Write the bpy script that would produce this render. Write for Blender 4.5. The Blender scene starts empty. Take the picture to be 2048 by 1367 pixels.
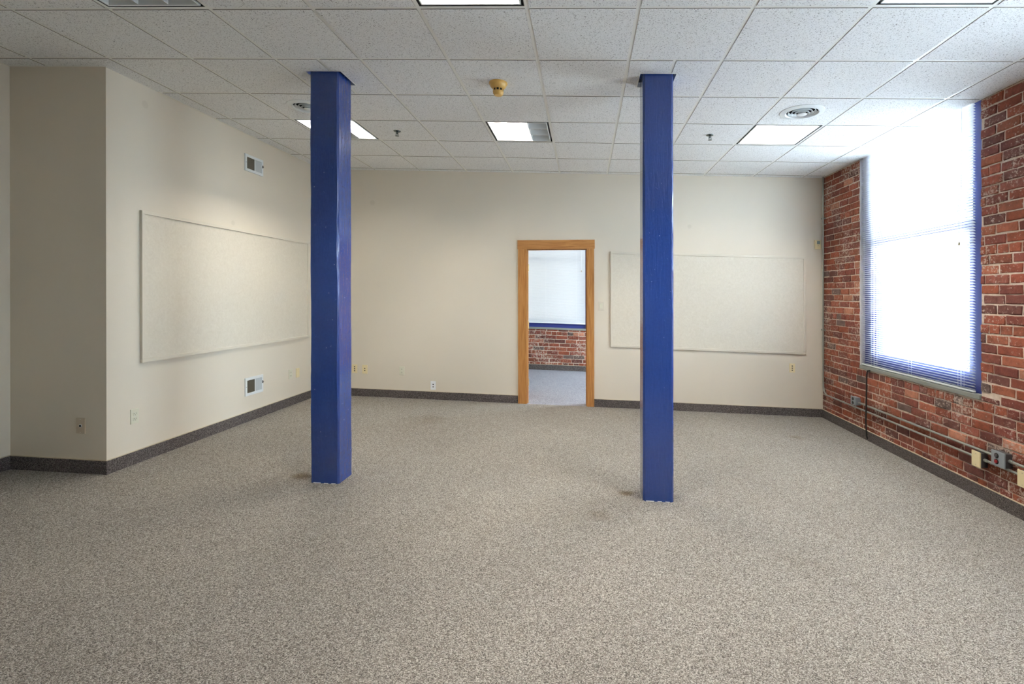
import bpy, bmesh, math, random
from mathutils import Vector, Matrix
random.seed(7)
sc = bpy.context.scene
COL = sc.collection
# ---------------------------------------------------------------- the place
# An old mill building: plumb walls, but floor and ceiling fall 2 degrees to the right.
S = 0.03357                 # fall of floor and ceiling per metre of X
H = 3.01                    # floor to suspended ceiling
T = 0.6096                  # ceiling grid pitch
XR, XL, YB = 2.698, -3.822, 3.778
XLL, YW = -4.585, 0.752     # left wall nearer the camera, and the return that joins the two
YN = -6.4                   # wall behind the camera
YF = 6.76                   # far wall of the next room
XN = -2.6                   # left wall of the next room
def W(v): return Vector((v[0], v[1], v[2] - S * v[0]))

# ---------------------------------------------------------------- mesh building
class MB:
    def __init__(s): s.v = []; s.f = []; s.m = []; s.c = []
    def add(s, verts, faces, mi=0, col=(1, 1, 1)):
        n = len(s.v); s.v += [tuple(p) for p in verts]
        s.c += [col] * len(verts)
        s.f += [tuple(i + n for i in f) for f in faces]; s.m += [mi] * len(faces)
    def box(s, x0, x1, y0, y1, z0, z1, mi=0, bev=0.0, col=(1, 1, 1), M=None):
        x0, x1 = min(x0, x1), max(x0, x1); y0, y1 = min(y0, y1), max(y0, y1); z0, z1 = min(z0, z1), max(z0, z1)
        bm = bmesh.new()
        bmesh.ops.create_cube(bm, size=1)
        for v in bm.verts:
            v.co = Vector(((x0 + x1) / 2 + v.co.x * (x1 - x0), (y0 + y1) / 2 + v.co.y * (y1 - y0), (z0 + z1) / 2 + v.co.z * (z1 - z0)))
        if bev: bmesh.ops.bevel(bm, geom=bm.edges[:], offset=bev, segments=2, affect='EDGES', profile=.6)
        vs = [M @ v.co if M else v.co.copy() for v in bm.verts]
        bm.verts.index_update()
        s.add(vs, [[v.index for v in f.verts] for f in bm.faces], mi, col); bm.free()
    def lathe(s, prof, c, ax='z', n=32, mi=0, sgn=1, caps=True):
        # prof: (r, h) list, revolved about an axis through c
        vs = []; fs = []
        for r, h in prof:
            for k in range(n):
                a = 2 * math.pi * k / n; p, q = r * math.cos(a), r * math.sin(a)
                vs.append({'z': (c[0] + p, c[1] + q, c[2] + sgn * h), 'y': (c[0] + p, c[1] + sgn * h, c[2] + q), 'x': (c[0] + sgn * h, c[1] + p, c[2] + q)}[ax])
        for i in range(len(prof) - 1):
            for k in range(n):
                k2 = (k + 1) % n; fs.append((i * n + k, i * n + k2, (i + 1) * n + k2, (i + 1) * n + k))
        if caps and prof[0][0] > 1e-6: fs.append(tuple(range(n)))
        if caps and prof[-1][0] > 1e-6: fs.append(tuple((len(prof) - 1) * n + k for k in range(n)))
        s.add(vs, fs, mi)
    def tube(s, pts, r, n=12, mi=0):
        pts = [Vector(p) for p in pts]; vs = []; fs = []; prev = None
        for i, p in enumerate(pts):
            d = (pts[min(i + 1, len(pts) - 1)] - pts[max(i - 1, 0)]).normalized()
            u = prev if prev else (Vector((1, 0, 0)) if abs(d.x) < .9 else Vector((0, 1, 0)))
            u = (u - d * u.dot(d)).normalized(); prev = u; w = d.cross(u)
            for k in range(n):
                a = 2 * math.pi * k / n; vs.append(p + (u * math.cos(a) + w * math.sin(a)) * r)
        for i in range(len(pts) - 1):
            for k in range(n):
                k2 = (k + 1) % n; fs.append((i * n + k, i * n + k2, (i + 1) * n + k2, (i + 1) * n + k))
        fs += [tuple(range(n)), tuple((len(pts) - 1) * n + k for k in range(n))]
        s.add(vs, fs, mi)
    def build(s, name, mats, loc=(0, 0, 0), parent=None, smooth=False, shear=True, colors=False, rz=None):
        if not isinstance(mats, (list, tuple)): mats = [mats]
        me = bpy.data.meshes.new(name)
        L = Vector(loc)
        k = S if shear else 0
        me.from_pydata([(x - L.x, y - L.y, z - L.z - k * (x - L.x)) for x, y, z in s.v], [], s.f)
        for m in mats: me.materials.append(m)
        me.polygons.foreach_set('material_index', s.m)
        if smooth: me.polygons.foreach_set('use_smooth', [True] * len(s.f))
        if colors:
            at = me.color_attributes.new('tint', 'FLOAT_COLOR', 'POINT')
            at.data.foreach_set('color', [q for c in s.c for q in (*c, 1)])
        me.update()
        bm = bmesh.new(); bm.from_mesh(me); bmesh.ops.recalc_face_normals(bm, faces=bm.faces); bm.to_mesh(me); bm.free()
        if smooth:
            try: me.set_sharp_from_angle(angle=math.radians(35))
            except Exception: pass
        o = bpy.data.objects.new(name, me); COL.objects.link(o)
        if parent: o.parent = parent
        else: o.location = W(L) if shear is not None else L
        return o

def tag(o, label, cat, group=None):
    o['label'] = label; o['category'] = cat; o['kind'] = 'thing'
    if group: o['group'] = group
    return o
def struct(o): o['kind'] = 'structure'; return o
def empty(name, loc):
    o = bpy.data.objects.new(name, None); COL.objects.link(o); o.location = W(loc); o.empty_display_size = .1
    return o
# a child built in room coordinates under an Empty placed at loc
def child(mb, name, mats, root, loc, **k): return mb.build(name, mats, loc, root, **k)

# ---------------------------------------------------------------- materials
def srgb(r, g, b):
    f = lambda c: (c / 255 / 12.92) if c / 255 <= .04045 else ((c / 255 + .055) / 1.055) ** 2.4
    return (f(r), f(g), f(b), 1)
def mat(name):
    m = bpy.data.materials.new(name); m.use_nodes = True
    nt = m.node_tree; return m, nt, nt.nodes['Principled BSDF'], nt.links.new
def N(nt, t, **k):
    n = nt.nodes.new(t)
    for a, b in k.items():
        if a.startswith('i_'): n.inputs[a[2:].replace('_', ' ')].default_value = b
        else: setattr(n, a, b)
    return n
def plain(name, col, rough=.5, metal=0.0, spec=.5, bump=0, bscale=200):
    m, nt, b, L = mat(name)
    b.inputs['Base Color'].default_value = col; b.inputs['Roughness'].default_value = rough; b.inputs['Metallic'].default_value = metal
    b.inputs['Specular IOR Level'].default_value = spec
    tc = N(nt, 'ShaderNodeTexCoord'); nz = N(nt, 'ShaderNodeTexNoise'); nz.inputs['Scale'].default_value = bscale
    L(tc.outputs['Object'], nz.inputs['Vector'])
    mx = N(nt, 'ShaderNodeMix', data_type='RGBA', blend_type='MULTIPLY'); mx.inputs[0].default_value = .12
    mx.inputs[6].default_value = col; L(nz.outputs['Color'], mx.inputs[7])
    rp = N(nt, 'ShaderNodeMapRange'); rp.inputs[3].default_value = .8; rp.inputs[4].default_value = 1.2
    L(nz.outputs['Fac'], rp.inputs[0]); L(rp.outputs[0], mx.inputs[7]); L(mx.outputs[2], b.inputs['Base Color'])
    if bump:
        bp = N(nt, 'ShaderNodeBump'); bp.inputs['Strength'].default_value = bump; bp.inputs['Distance'].default_value = .002
        L(nz.outputs['Fac'], bp.inputs['Height']); L(bp.outputs[0], b.inputs['Normal'])
    return m
def ramp(nt, stops, interp='LINEAR'):
    r = N(nt, 'ShaderNodeValToRGB'); r.color_ramp.interpolation = interp
    e = r.color_ramp.elements
    while len(e) < len(stops): e.new(.5)
    for q, (p, c) in zip(e, stops): q.position = p; q.color = c
    return r

def carpet(name, stops, stains=(), s1=290):
    m, nt, b, L = mat(name)
    g = N(nt, 'ShaderNodeNewGeometry')
    vo = N(nt, 'ShaderNodeTexVoronoi', feature='F1'); vo.inputs['Scale'].default_value = s1; vo.inputs['Randomness'].default_value = 1
    L(g.outputs['Position'], vo.inputs['Vector'])
    sep = N(nt, 'ShaderNodeSeparateColor'); L(vo.outputs['Color'], sep.inputs[0])
    rp = ramp(nt, stops); L(sep.outputs[0], rp.inputs[0])
    nz = N(nt, 'ShaderNodeTexNoise'); nz.inputs['Scale'].default_value = 1.1; nz.inputs['Detail'].default_value = 3
    L(g.outputs['Position'], nz.inputs['Vector'])
    mr = N(nt, 'ShaderNodeMapRange'); mr.inputs[1].default_value = .3; mr.inputs[2].default_value = .7; mr.inputs[3].default_value = .93; mr.inputs[4].default_value = 1.05
    L(nz.outputs['Fac'], mr.inputs[0])
    mx = N(nt, 'ShaderNodeMix', data_type='RGBA', blend_type='MULTIPLY'); mx.inputs[0].default_value = 1
    L(rp.outputs[0], mx.inputs[6]); L(mr.outputs[0], mx.inputs[7])
    out = mx.outputs[2]
    for (px, py, rad, amt) in stains:            # worn, soiled patches in the pile
        wob = N(nt, 'ShaderNodeTexNoise'); wob.inputs['Scale'].default_value = 9
        L(g.outputs['Position'], wob.inputs['Vector'])
        va = N(nt, 'ShaderNodeVectorMath', operation='SUBTRACT'); L(g.outputs['Position'], va.inputs[0]); va.inputs[1].default_value = (px, py, 0)
        vm = N(nt, 'ShaderNodeVectorMath', operation='MULTIPLY'); L(va.outputs[0], vm.inputs[0]); vm.inputs[1].default_value = (1, 1, 0)
        ln = N(nt, 'ShaderNodeVectorMath', operation='LENGTH'); L(vm.outputs[0], ln.inputs[0])
        ad = N(nt, 'ShaderNodeMath', operation='MULTIPLY_ADD'); L(wob.outputs['Fac'], ad.inputs[0]); ad.inputs[1].default_value = rad * 1.2; L(ln.outputs['Value'], ad.inputs[2])
        st = N(nt, 'ShaderNodeMapRange', interpolation_type='SMOOTHSTEP'); st.inputs[1].default_value = rad * 1.7; st.inputs[2].default_value = rad * .6; st.inputs[3].default_value = 0; st.inputs[4].default_value = amt
        L(ad.outputs[0], st.inputs[0])
        m2 = N(nt, 'ShaderNodeMix', data_type='RGBA', blend_type='MULTIPLY'); L(st.outputs[0], m2.inputs[0]); L(out, m2.inputs[6]); m2.inputs[7].default_value = (.55, .45, .33, 1)
        out = m2.outputs[2]
    L(out, b.inputs['Base Color']); b.inputs['Roughness'].default_value = 1; b.inputs['Specular IOR Level'].default_value = .05
    bp = N(nt, 'ShaderNodeBump'); bp.inputs['Strength'].default_value = .8; bp.inputs['Distance'].default_value = .004; bp.invert = True
    L(vo.outputs['Distance'], bp.inputs['Height']); L(bp.outputs[0], b.inputs['Normal'])
    return m
m_carpet = carpet('grey_brown_loop_carpet', [(0, srgb(80, 77, 73)), (.3, srgb(125, 119, 112)), (.62, srgb(154, 148, 140)), (1, srgb(200, 195, 187))],
                  [(-2.42, .93, .10, .8), (0.02, .95, .07, .9), (-.2, .55, .12, .35), (1.95, 2.75, .09, .5), (-2.0, 2.75, .3, .25), (.9, .1, .2, .15)])
m_carpet2 = carpet('pale_blue_grey_loop_carpet', [(0, srgb(90, 90, 96)), (.35, srgb(138, 138, 146)), (.7, srgb(168, 168, 176)), (1, srgb(206, 206, 212))])
m_cbase = carpet('dark_carpet_base', [(0, srgb(52, 47, 46)), (.35, srgb(82, 76, 75)), (.75, srgb(107, 100, 98)), (1, srgb(144, 137, 132))], s1=260)

def wallpaint(name, col, spots=()):
    m, nt, b, L = mat(name)
    g = N(nt, 'ShaderNodeNewGeometry')
    nz = N(nt, 'ShaderNodeTexNoise'); nz.inputs['Scale'].default_value = 1.3; nz.inputs['Detail'].default_value = 4
    L(g.outputs['Position'], nz.inputs['Vector'])
    mr = N(nt, 'ShaderNodeMapRange'); mr.inputs[3].default_value = .97; mr.inputs[4].default_value = 1.03; L(nz.outputs['Fac'], mr.inputs[0])
    mx = N(nt, 'ShaderNodeMix', data_type='RGBA', blend_type='MULTIPLY'); mx.inputs[0].default_value = 1; mx.inputs[6].default_value = col; L(mr.outputs[0], mx.inputs[7])
    out = mx.outputs[2]
    for (p, r) in spots:                         # patched holes, a shade darker than the paint
        d = N(nt, 'ShaderNodeVectorMath', operation='DISTANCE'); L(g.outputs['Position'], d.inputs[0]); d.inputs[1].default_value = p
        st = N(nt, 'ShaderNodeMapRange', interpolation_type='SMOOTHSTEP'); st.inputs[1].default_value = r; st.inputs[2].default_value = r * .7; st.inputs[4].default_value = .5
        L(d.outputs['Value'], st.inputs[0])
        m2 = N(nt, 'ShaderNodeMix', data_type='RGBA', blend_type='MULTIPLY'); L(st.outputs[0], m2.inputs[0]); L(out, m2.inputs[6]); m2.inputs[7].default_value = (.86, .86, .84, 1); out = m2.outputs[2]
    L(out, b.inputs['Base Color']); b.inputs['Roughness'].default_value = .55; b.inputs['Specular IOR Level'].default_value = .3
    n2 = N(nt, 'ShaderNodeTexNoise'); n2.inputs['Scale'].default_value = 260; L(g.outputs['Position'], n2.inputs['Vector'])
    bp = N(nt, 'ShaderNodeBump'); bp.inputs['Strength'].default_value = .08; bp.inputs['Distance'].default_value = .002; L(n2.outputs['Fac'], bp.inputs['Height']); L(bp.outputs[0], b.inputs['Normal'])
    return m
m_wall = wallpaint('warm_beige_wall_paint', srgb(219, 210, 194),
                   [(tuple(W((XL, 1.085, 2.856))), .035), (tuple(W((-3.106, YB, 2.577))), .04), (tuple(W((XL, 2.1, 2.05))), .03), (tuple(W((1.05, YB, 2.36))), .03)])

def board_vinyl():
    m, nt, b, L = mat('cream_board_vinyl'); g = N(nt, 'ShaderNodeNewGeometry')
    nz = N(nt, 'ShaderNodeTexNoise'); nz.inputs['Scale'].default_value = 30; nz.inputs['Detail'].default_value = 6; nz.inputs['Distortion'].default_value = 1.5
    L(g.outputs['Position'], nz.inputs['Vector'])
    rp = ramp(nt, [(.3, srgb(210, 202, 186)), (.7, srgb(218, 211, 196))]); L(nz.outputs['Fac'], rp.inputs[0]); L(rp.outputs[0], b.inputs['Base Color'])
    b.inputs['Roughness'].default_value = .5
    bp = N(nt, 'ShaderNodeBump'); bp.inputs['Strength'].default_value = .14; bp.inputs['Distance'].default_value = .004; L(nz.outputs['Fac'], bp.inputs['Height']); L(bp.outputs[0], b.inputs['Normal'])
    return m
m_board = board_vinyl()
m_bframe = plain('cream_painted_wood', srgb(214, 206, 190), .4)

def tile_mat():
    m, nt, b, L = mat('fissured_ceiling_tile'); g = N(nt, 'ShaderNodeNewGeometry')
    nz = N(nt, 'ShaderNodeTexNoise'); nz.inputs['Scale'].default_value = 150; nz.inputs['Detail'].default_value = 2.5; nz.inputs['Distortion'].default_value = 1.1
    L(g.outputs['Position'], nz.inputs['Vector'])
    rp = ramp(nt, [(.32, srgb(112, 110, 108)), (.41, srgb(234, 235, 235)), (1, srgb(240, 241, 241))]); L(nz.outputs['Fac'], rp.inputs[0])
    vo = N(nt, 'ShaderNodeTexVoronoi'); vo.inputs['Scale'].default_value = 90; L(g.outputs['Position'], vo.inputs['Vector'])
    r2 = ramp(nt, [(.10, srgb(140, 138, 134)), (.17, (1, 1, 1, 1))]); L(vo.outputs['Distance'], r2.inputs[0])
    mx = N(nt, 'ShaderNodeMix', data_type='RGBA', blend_type='MULTIPLY'); mx.inputs[0].default_value = .8; L(rp.outputs[0], mx.inputs[6]); L(r2.outputs[0], mx.inputs[7])
    L(mx.outputs[2], b.inputs['Base Color']); b.inputs['Roughness'].default_value = .95; b.inputs['Specular IOR Level'].default_value = .1
    bp = N(nt, 'ShaderNodeBump'); bp.inputs['Strength'].default_value = .5; bp.inputs['Distance'].default_value = .002; L(nz.outputs['Fac'], bp.inputs['Height']); L(bp.outputs[0], b.inputs['Normal'])
    return m
m_tile = tile_mat()
m_tedge = plain('raw_tile_edge', srgb(128, 120, 110), .9)
m_tbar = plain('white_grid_metal', srgb(232, 232, 227), .4)
m_black = plain('black_gap_metal', srgb(14, 14, 15), .6)
m_plenum = plain('dark_plenum', srgb(30, 28, 26), .9)

def blue_paint():
    m, nt, b, L = mat('thick_glossy_blue_paint'); tc = N(nt, 'ShaderNodeTexCoord')
    mp = N(nt, 'ShaderNodeMapping'); mp.inputs['Scale'].default_value = (1, 1, .14); L(tc.outputs['Object'], mp.inputs[0])
    n1 = N(nt, 'ShaderNodeTexNoise'); n1.inputs['Scale'].default_value = 38; n1.inputs['Detail'].default_value = 4; n1.inputs['Distortion'].default_value = .8; L(mp.outputs[0], n1.inputs['Vector'])
    n2 = N(nt, 'ShaderNodeTexNoise'); n2.inputs['Scale'].default_value = 70; n2.inputs['Detail'].default_value = 2; L(tc.outputs['Object'], n2.inputs['Vector'])
    mr = N(nt, 'ShaderNodeMapRange'); mr.inputs[1].default_value = .68; mr.inputs[2].default_value = .80; L(n2.outputs['Fac'], mr.inputs[0])
    ad = N(nt, 'ShaderNodeMath', operation='ADD'); L(n1.outputs['Fac'], ad.inputs[0]); L(mr.outputs[0], ad.inputs[1])
    bp = N(nt, 'ShaderNodeBump'); bp.inputs['Strength'].default_value = .5; bp.inputs['Distance'].default_value = .0055; L(ad.outputs[0], bp.inputs['Height']); L(bp.outputs[0], b.inputs['Normal'])
    ch = N(nt, 'ShaderNodeTexNoise'); ch.inputs['Scale'].default_value = 60; ch.inputs['Detail'].default_value = 1; L(tc.outputs['Object'], ch.inputs['Vector'])
    c2 = ramp(nt, [(.0, srgb(29, 57, 124)), (.80, srgb(34, 64, 134)), (.815, srgb(150, 160, 190))]); L(ch.outputs['Fac'], c2.inputs[0])
    L(c2.outputs[0], b.inputs['Base Color']); b.inputs['Roughness'].default_value = .20; b.inputs['Specular IOR Level'].default_value = .6
    b.inputs['Coat Weight'].default_value = .5; b.inputs['Coat Roughness'].default_value = .06
    return m
m_blue = blue_paint()
m_bluewin = plain('navy_window_paint', srgb(48, 60, 130), .35, bump=.2, bscale=40)

def brick_mats():
    m, nt, b, L = mat('old_red_brick'); g = N(nt, 'ShaderNodeNewGeometry')
    at = N(nt, 'ShaderNodeVertexColor', layer_name='tint')
    n1 = N(nt, 'ShaderNodeTexNoise'); n1.inputs['Scale'].default_value = 22; n1.inputs['Detail'].default_value = 6; n1.inputs['Roughness'].default_value = .65; L(g.outputs['Position'], n1.inputs['Vector'])
    mr = N(nt, 'ShaderNodeMapRange'); mr.inputs[1].default_value = .3; mr.inputs[2].default_value = .7; mr.inputs[3].default_value = .65; mr.inputs[4].default_value = 1.25; L(n1.outputs['Fac'], mr.inputs[0])
    mx = N(nt, 'ShaderNodeMix', data_type='RGBA', blend_type='MULTIPLY'); mx.inputs[0].default_value = 1; L(at.outputs['Color'], mx.inputs[6]); L(mr.outputs[0], mx.inputs[7])
    # old limewash and mortar smears: fine specks everywhere, larger patches here and there
    n2 = N(nt, 'ShaderNodeTexNoise'); n2.inputs['Scale'].default_value = 48; n2.inputs['Detail'].default_value = 5; n2.inputs['Roughness'].default_value = .7; L(g.outputs['Position'], n2.inputs['Vector'])
    n3 = N(nt, 'ShaderNodeTexNoise'); n3.inputs['Scale'].default_value = 2.6; n3.inputs['Detail'].default_value = 3; L(g.outputs['Position'], n3.inputs['Vector'])
    m3 = N(nt, 'ShaderNodeMapRange'); m3.inputs[1].default_value = .35; m3.inputs[2].default_value = .75; m3.inputs[3].default_value = -.03; m3.inputs[4].default_value = .17; L(n3.outputs['Fac'], m3.inputs[0])
    ad = N(nt, 'ShaderNodeMath', operation='ADD'); L(n2.outputs['Fac'], ad.inputs[0]); L(m3.outputs[0], ad.inputs[1])
    st = N(nt, 'ShaderNodeMapRange'); st.inputs[1].default_value = .615; st.inputs[2].default_value = .68; st.inputs[4].default_value = .8; L(ad.outputs[0], st.inputs[0])
    m2 = N(nt, 'ShaderNodeMix', data_type='RGBA'); L(st.outputs[0], m2.inputs[0]); L(mx.outputs[2], m2.inputs[6]); m2.inputs[7].default_value = srgb(192, 172, 158)
    L(m2.outputs[2], b.inputs['Base Color']); b.inputs['Roughness'].default_value = .85; b.inputs['Specular IOR Level'].default_value = .2
    bp = N(nt, 'ShaderNodeBump'); bp.inputs['Strength'].default_value = .6; bp.inputs['Distance'].default_value = .006; L(n1.outputs['Fac'], bp.inputs['Height']); L(bp.outputs[0], b.inputs['Normal'])
    mm, nt, b, L = mat('sandy_mortar'); g = N(nt, 'ShaderNodeNewGeometry')
    n1 = N(nt, 'ShaderNodeTexNoise'); n1.inputs['Scale'].default_value = 30; n1.inputs['Detail'].default_value = 6; L(g.outputs['Position'], n1.inputs['Vector'])
    rp = ramp(nt, [(.2, srgb(140, 120, 104)), (.38, srgb(196, 178, 160)), (.75, srgb(216, 202, 188))]); L(n1.outputs['Fac'], rp.inputs[0]); L(rp.outputs[0], b.inputs['Base Color'])
    b.inputs['Roughness'].default_value = .95
    bp = N(nt, 'ShaderNodeBump'); bp.inputs['Strength'].default_value = .7; bp.inputs['Distance'].default_value = .006; L(n1.outputs['Fac'], bp.inputs['Height']); L(bp.outputs[0], b.inputs['Normal'])
    return m, mm
m_brick, m_mortar = brick_mats()

def oak(name, axis):
    m, nt, b, L = mat(name); tc = N(nt, 'ShaderNodeTexCoord'); mp = N(nt, 'ShaderNodeMapping')
    mp.inputs['Scale'].default_value = (1, 1, .06) if axis == 'z' else (.06, 1, 1); L(tc.outputs['Object'], mp.inputs[0])
    n1 = N(nt, 'ShaderNodeTexNoise'); n1.inputs['Scale'].default_value = 55; n1.inputs['Detail'].default_value = 5; n1.inputs['Distortion'].default_value = .8; L(mp.outputs[0], n1.inputs['Vector'])
    rp = ramp(nt, [(.3, srgb(150, 98, 50)), (.5, srgb(178, 124, 68)), (.7, srgb(190, 140, 84))]); L(n1.outputs['Fac'], rp.inputs[0]); L(rp.outputs[0], b.inputs['Base Color'])
    b.inputs['Roughness'].default_value = .35
    return m
m_oakv, m_oakh = oak('honey_oak_upright', 'z'), oak('honey_oak_head', 'x')
m_ivory = plain('ivory_plastic', srgb(232, 216, 172), .35)
m_almond = plain('pale_almond_plastic', srgb(217, 214, 194), .35)
m_white = plain('white_plastic', srgb(236, 238, 240), .35)
m_whmetal = plain('white_enamelled_metal', srgb(226, 230, 230), .35)
m_dark = plain('dark_hole', srgb(16, 15, 14), .6)
m_damper = plain('grey_damper_metal', srgb(186, 192, 194), .5)
m_grille = plain('dark_register_fins', srgb(92, 86, 70), .5)
m_emt = plain('galvanised_conduit', srgb(158, 160, 152), .42, .55)
m_greybox = plain('grey_cast_metal', srgb(150, 158, 164), .4, .3)
m_steel = plain('dark_steel_box', srgb(84, 82, 84), .5, .4)
m_chrome = plain('dull_chrome', srgb(120, 128, 130), .25, .9)
m_yellow = plain('yellowed_plastic', srgb(222, 178, 100), .35)
m_lcd = plain('grey_lcd', srgb(128, 142, 140), .25)
m_red = plain('red_pilot_button', srgb(150, 24, 34), .3)
m_taupe = plain('taupe_cover_plate', srgb(196, 180, 158), .35)
m_plaster = plain('grey_white_patching_plaster', srgb(204, 202, 200), .9, bump=.6, bscale=60)
m_conc = plain('grey_cement_sill', srgb(128, 130, 124), .9, bump=.5, bscale=70)
m_bead = plain('tan_edge_bead', srgb(190, 176, 152), .6)
m_brass = plain('brushed_brass', srgb(190, 170, 120), .35, .8)
m_cord = plain('black_rubber', srgb(18, 18, 20), .5)
m_louv = plain('satin_aluminium_louver', srgb(236, 240, 242), .35, .1)
m_hous = plain('white_reflector', srgb(240, 240, 238), .5)
m_ductin = plain('shadowy_duct_lining', srgb(24, 24, 24), .9)

def slat_mat():
    m, nt, b, L = mat('white_blind_slat'); out = nt.nodes['Material Output']
    b.inputs['Base Color'].default_value = srgb(236, 239, 243); b.inputs['Roughness'].default_value = .4
    tr = N(nt, 'ShaderNodeBsdfTranslucent'); tr.inputs[0].default_value = srgb(232, 236, 242)
    mx = N(nt, 'ShaderNodeMixShader'); mx.inputs[0].default_value = .03; L(b.outputs[0], mx.inputs[1]); L(tr.outputs[0], mx.inputs[2]); L(mx.outputs[0], out.inputs[0])
    return m
m_slat = slat_mat()
def glass_mat():
    m, nt, b, L = mat('clear_window_glass'); out = nt.nodes['Material Output']; nt.nodes.remove(b)
    t = N(nt, 'ShaderNodeBsdfTransparent'); t.inputs[0].default_value = (.93, .96, .97, 1)
    g = N(nt, 'ShaderNodeBsdfGlossy'); g.inputs['Roughness'].default_value = .02
    f = N(nt, 'ShaderNodeLayerWeight'); f.inputs[0].default_value = .5
    pw = N(nt, 'ShaderNodeMath', operation='POWER'); L(f.outputs['Facing'], pw.inputs[0]); pw.inputs[1].default_value = 5
    sk = N(nt, 'ShaderNodeMath', operation='MULTIPLY_ADD'); L(pw.outputs[0], sk.inputs[0]); sk.inputs[1].default_value = .96; sk.inputs[2].default_value = .04
    mx = N(nt, 'ShaderNodeMixShader'); L(sk.outputs[0], mx.inputs[0]); L(t.outputs[0], mx.inputs[1]); L(g.outputs[0], mx.inputs[2]); L(mx.outputs[0], out.inputs[0])
    return m
m_glass = glass_mat()
def lamp_mat(name, col, st):
    m, nt, b, L = mat(name); out = nt.nodes['Material Output']; nt.nodes.remove(b)
    e = N(nt, 'ShaderNodeEmission'); e.inputs[0].default_value = col; e.inputs[1].default_value = st; L(e.outputs[0], out.inputs[0]); return m
LAMP = 150.0
m_lamp = lamp_mat('lit_fluorescent_tube', (1, .93, .83, 1), LAMP)
m_lampoff = plain('unlit_fluorescent_tube', srgb(225, 226, 226), .3)

# ---------------------------------------------------------------- floors
mb = MB(); mb.box(XLL - .3, XR + .4, YN - .2, 3.765, -.15, 0); o = mb.build('floor', m_carpet); struct(o)
mb = MB(); mb.box(XLL - .3, XR + .4, 3.765, YF + .3, -.15, -.001); o = mb.build('floor_next_room', m_carpet2); struct(o)

# ---------------------------------------------------------------- plasterboard walls
mb = MB(); mb.box(XL - .12, XL, YW, YB + .12, 0, 3.3); struct(mb.build('wall_left', m_wall))
mb = MB(); mb.box(XLL - .02, XL - .1195, YW, YW + .12, 0, 3.3); struct(mb.build('wall_left_return', m_wall))
mb = MB(); mb.box(XLL - .14, XLL, YN, YW + .12, 0, 3.3); struct(mb.build('wall_left_near', m_wall))
mb = MB(); mb.box(XLL - .14, XR + .3, YN - .12, YN, 0, 3.3); struct(mb.build('wall_front', m_wall))
DX0, DX1 = -1.062, -.244          # rough opening of the door in the back wall
mb = MB()
mb.box(XL - .12, DX0, YB, YB + .12, 0, 3.3); mb.box(DX1, XR + .01, YB, YB + .12, 0, 3.3); mb.box(DX0, DX1, YB, YB + .12, 2.06, 3.3)
struct(mb.build('wall_back', m_wall))
mb = MB(); mb.box(XN - .12, XN, YB + .12, YF, 0, 3.3); struct(mb.build('wall_next_room_left', m_wall))

# ---------------------------------------------------------------- brick walls
PAL = [(133, 74, 56), (128, 69, 53), (139, 80, 61), (122, 66, 55), (115, 62, 52), (144, 85, 64), (106, 61, 53), (131, 77, 63), (103, 65, 58), (137, 76, 56), (124, 72, 60), (129, 70, 51)]
def brick_skin(mb, u0, u1, zt, hole, mp, seed):
    rnd = random.Random(seed); pitch = .0733; nz = int(zt / pitch) + 1
    for k in range(nz):
        z0 = k * pitch + .0045 + rnd.uniform(-.001, .001); z1 = (k + 1) * pitch - .0045
        hdr = (k % 8 == 1)
        ln = .104 if hdr else .207
        u = u0 - (k % 2) * ln * .5 - rnd.uniform(0, .03)
        while u < u1:
            b0 = u + .0045; b1 = u + ln * rnd.uniform(.94, 1.05) - .0045; u = b1 + .0045
            segs = [(b0, b1)]
            zc = (z0 + z1) / 2
            for (h0, h1, hz0, hz1) in hole:
                if hz0 < zc < hz1:
                    ns = []
                    for a, c in segs:
                        if c <= h0 or a >= h1: ns.append((a, c)); continue
                        if a < h0: ns.append((a, h0))
                        if c > h1: ns.append((h1, c))
                    segs = ns
            for a, c in segs:
                a = max(a, u0); c = min(c, u1)
                if c - a < .025: continue
                col = PAL[rnd.randrange(len(PAL))]
                if rnd.random() < .025: col = (100, 82, 76)
                if rnd.random() < .03: col = (176, 120, 96)
                j = rnd.uniform(.9, 1.1); cl = srgb(*[min(255, q * j) for q in col])[:3]
                zz1 = min(z1, zt)
                for (h0, h1, hz0, hz1) in hole:
                    if c > h0 and a < h1 and z0 < hz0 < zz1: zz1 = hz0 - .004
                if zz1 - z0 < .01: continue
                d0 = rnd.uniform(-.003, .003); tl = rnd.uniform(-.004, .004)
                nu, nv = (6, 4); vs = []; fs = []
                zo = rnd.uniform(-.0025, .0025)
                for jv in range(nv):
                    for iu in range(nu):
                        fu, fv = iu / (nu - 1), jv / (nv - 1)
                        edge = iu in (0, nu - 1) or jv in (0, nv - 1)
                        # inner ring sits near the edge so that the face is flat with a rounded arris
                        gu = fu if edge and iu in (0, nu - 1) else (.03 + .94 * (fu - 1 / (nu - 1)) / (1 - 2 / (nu - 1)) if nu > 2 else fu)
                        gv = fv if jv in (0, nv - 1) else (.08 if jv == 1 else .92)
                        jit = .0045 if edge else .003
                        uu = a + (c - a) * gu + rnd.uniform(-jit, jit) * (1 if c - a > .06 else .3); ww = z0 + (zz1 - z0) * gv + zo + tl * (fu - .5) + rnd.uniform(-jit, jit) * .6
                        dd = (.0085 if edge else .003) + d0 + (0 if edge else rnd.uniform(-.001, .001))
                        vs.append(mp(uu, ww, dd))
                for jv in range(nv - 1):
                    for iu in range(nu - 1):
                        q = jv * nu + iu; fs.append((q, q + 1, q + nu + 1, q + nu))
                mb.add(vs, fs, 0, cl)
MR = lambda u, z, d: (XR + d, u, z)
WIN = {1: (1.248, 2.905), 3: (-1.45, .20), 5: (4.25, 6.35)}
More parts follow.
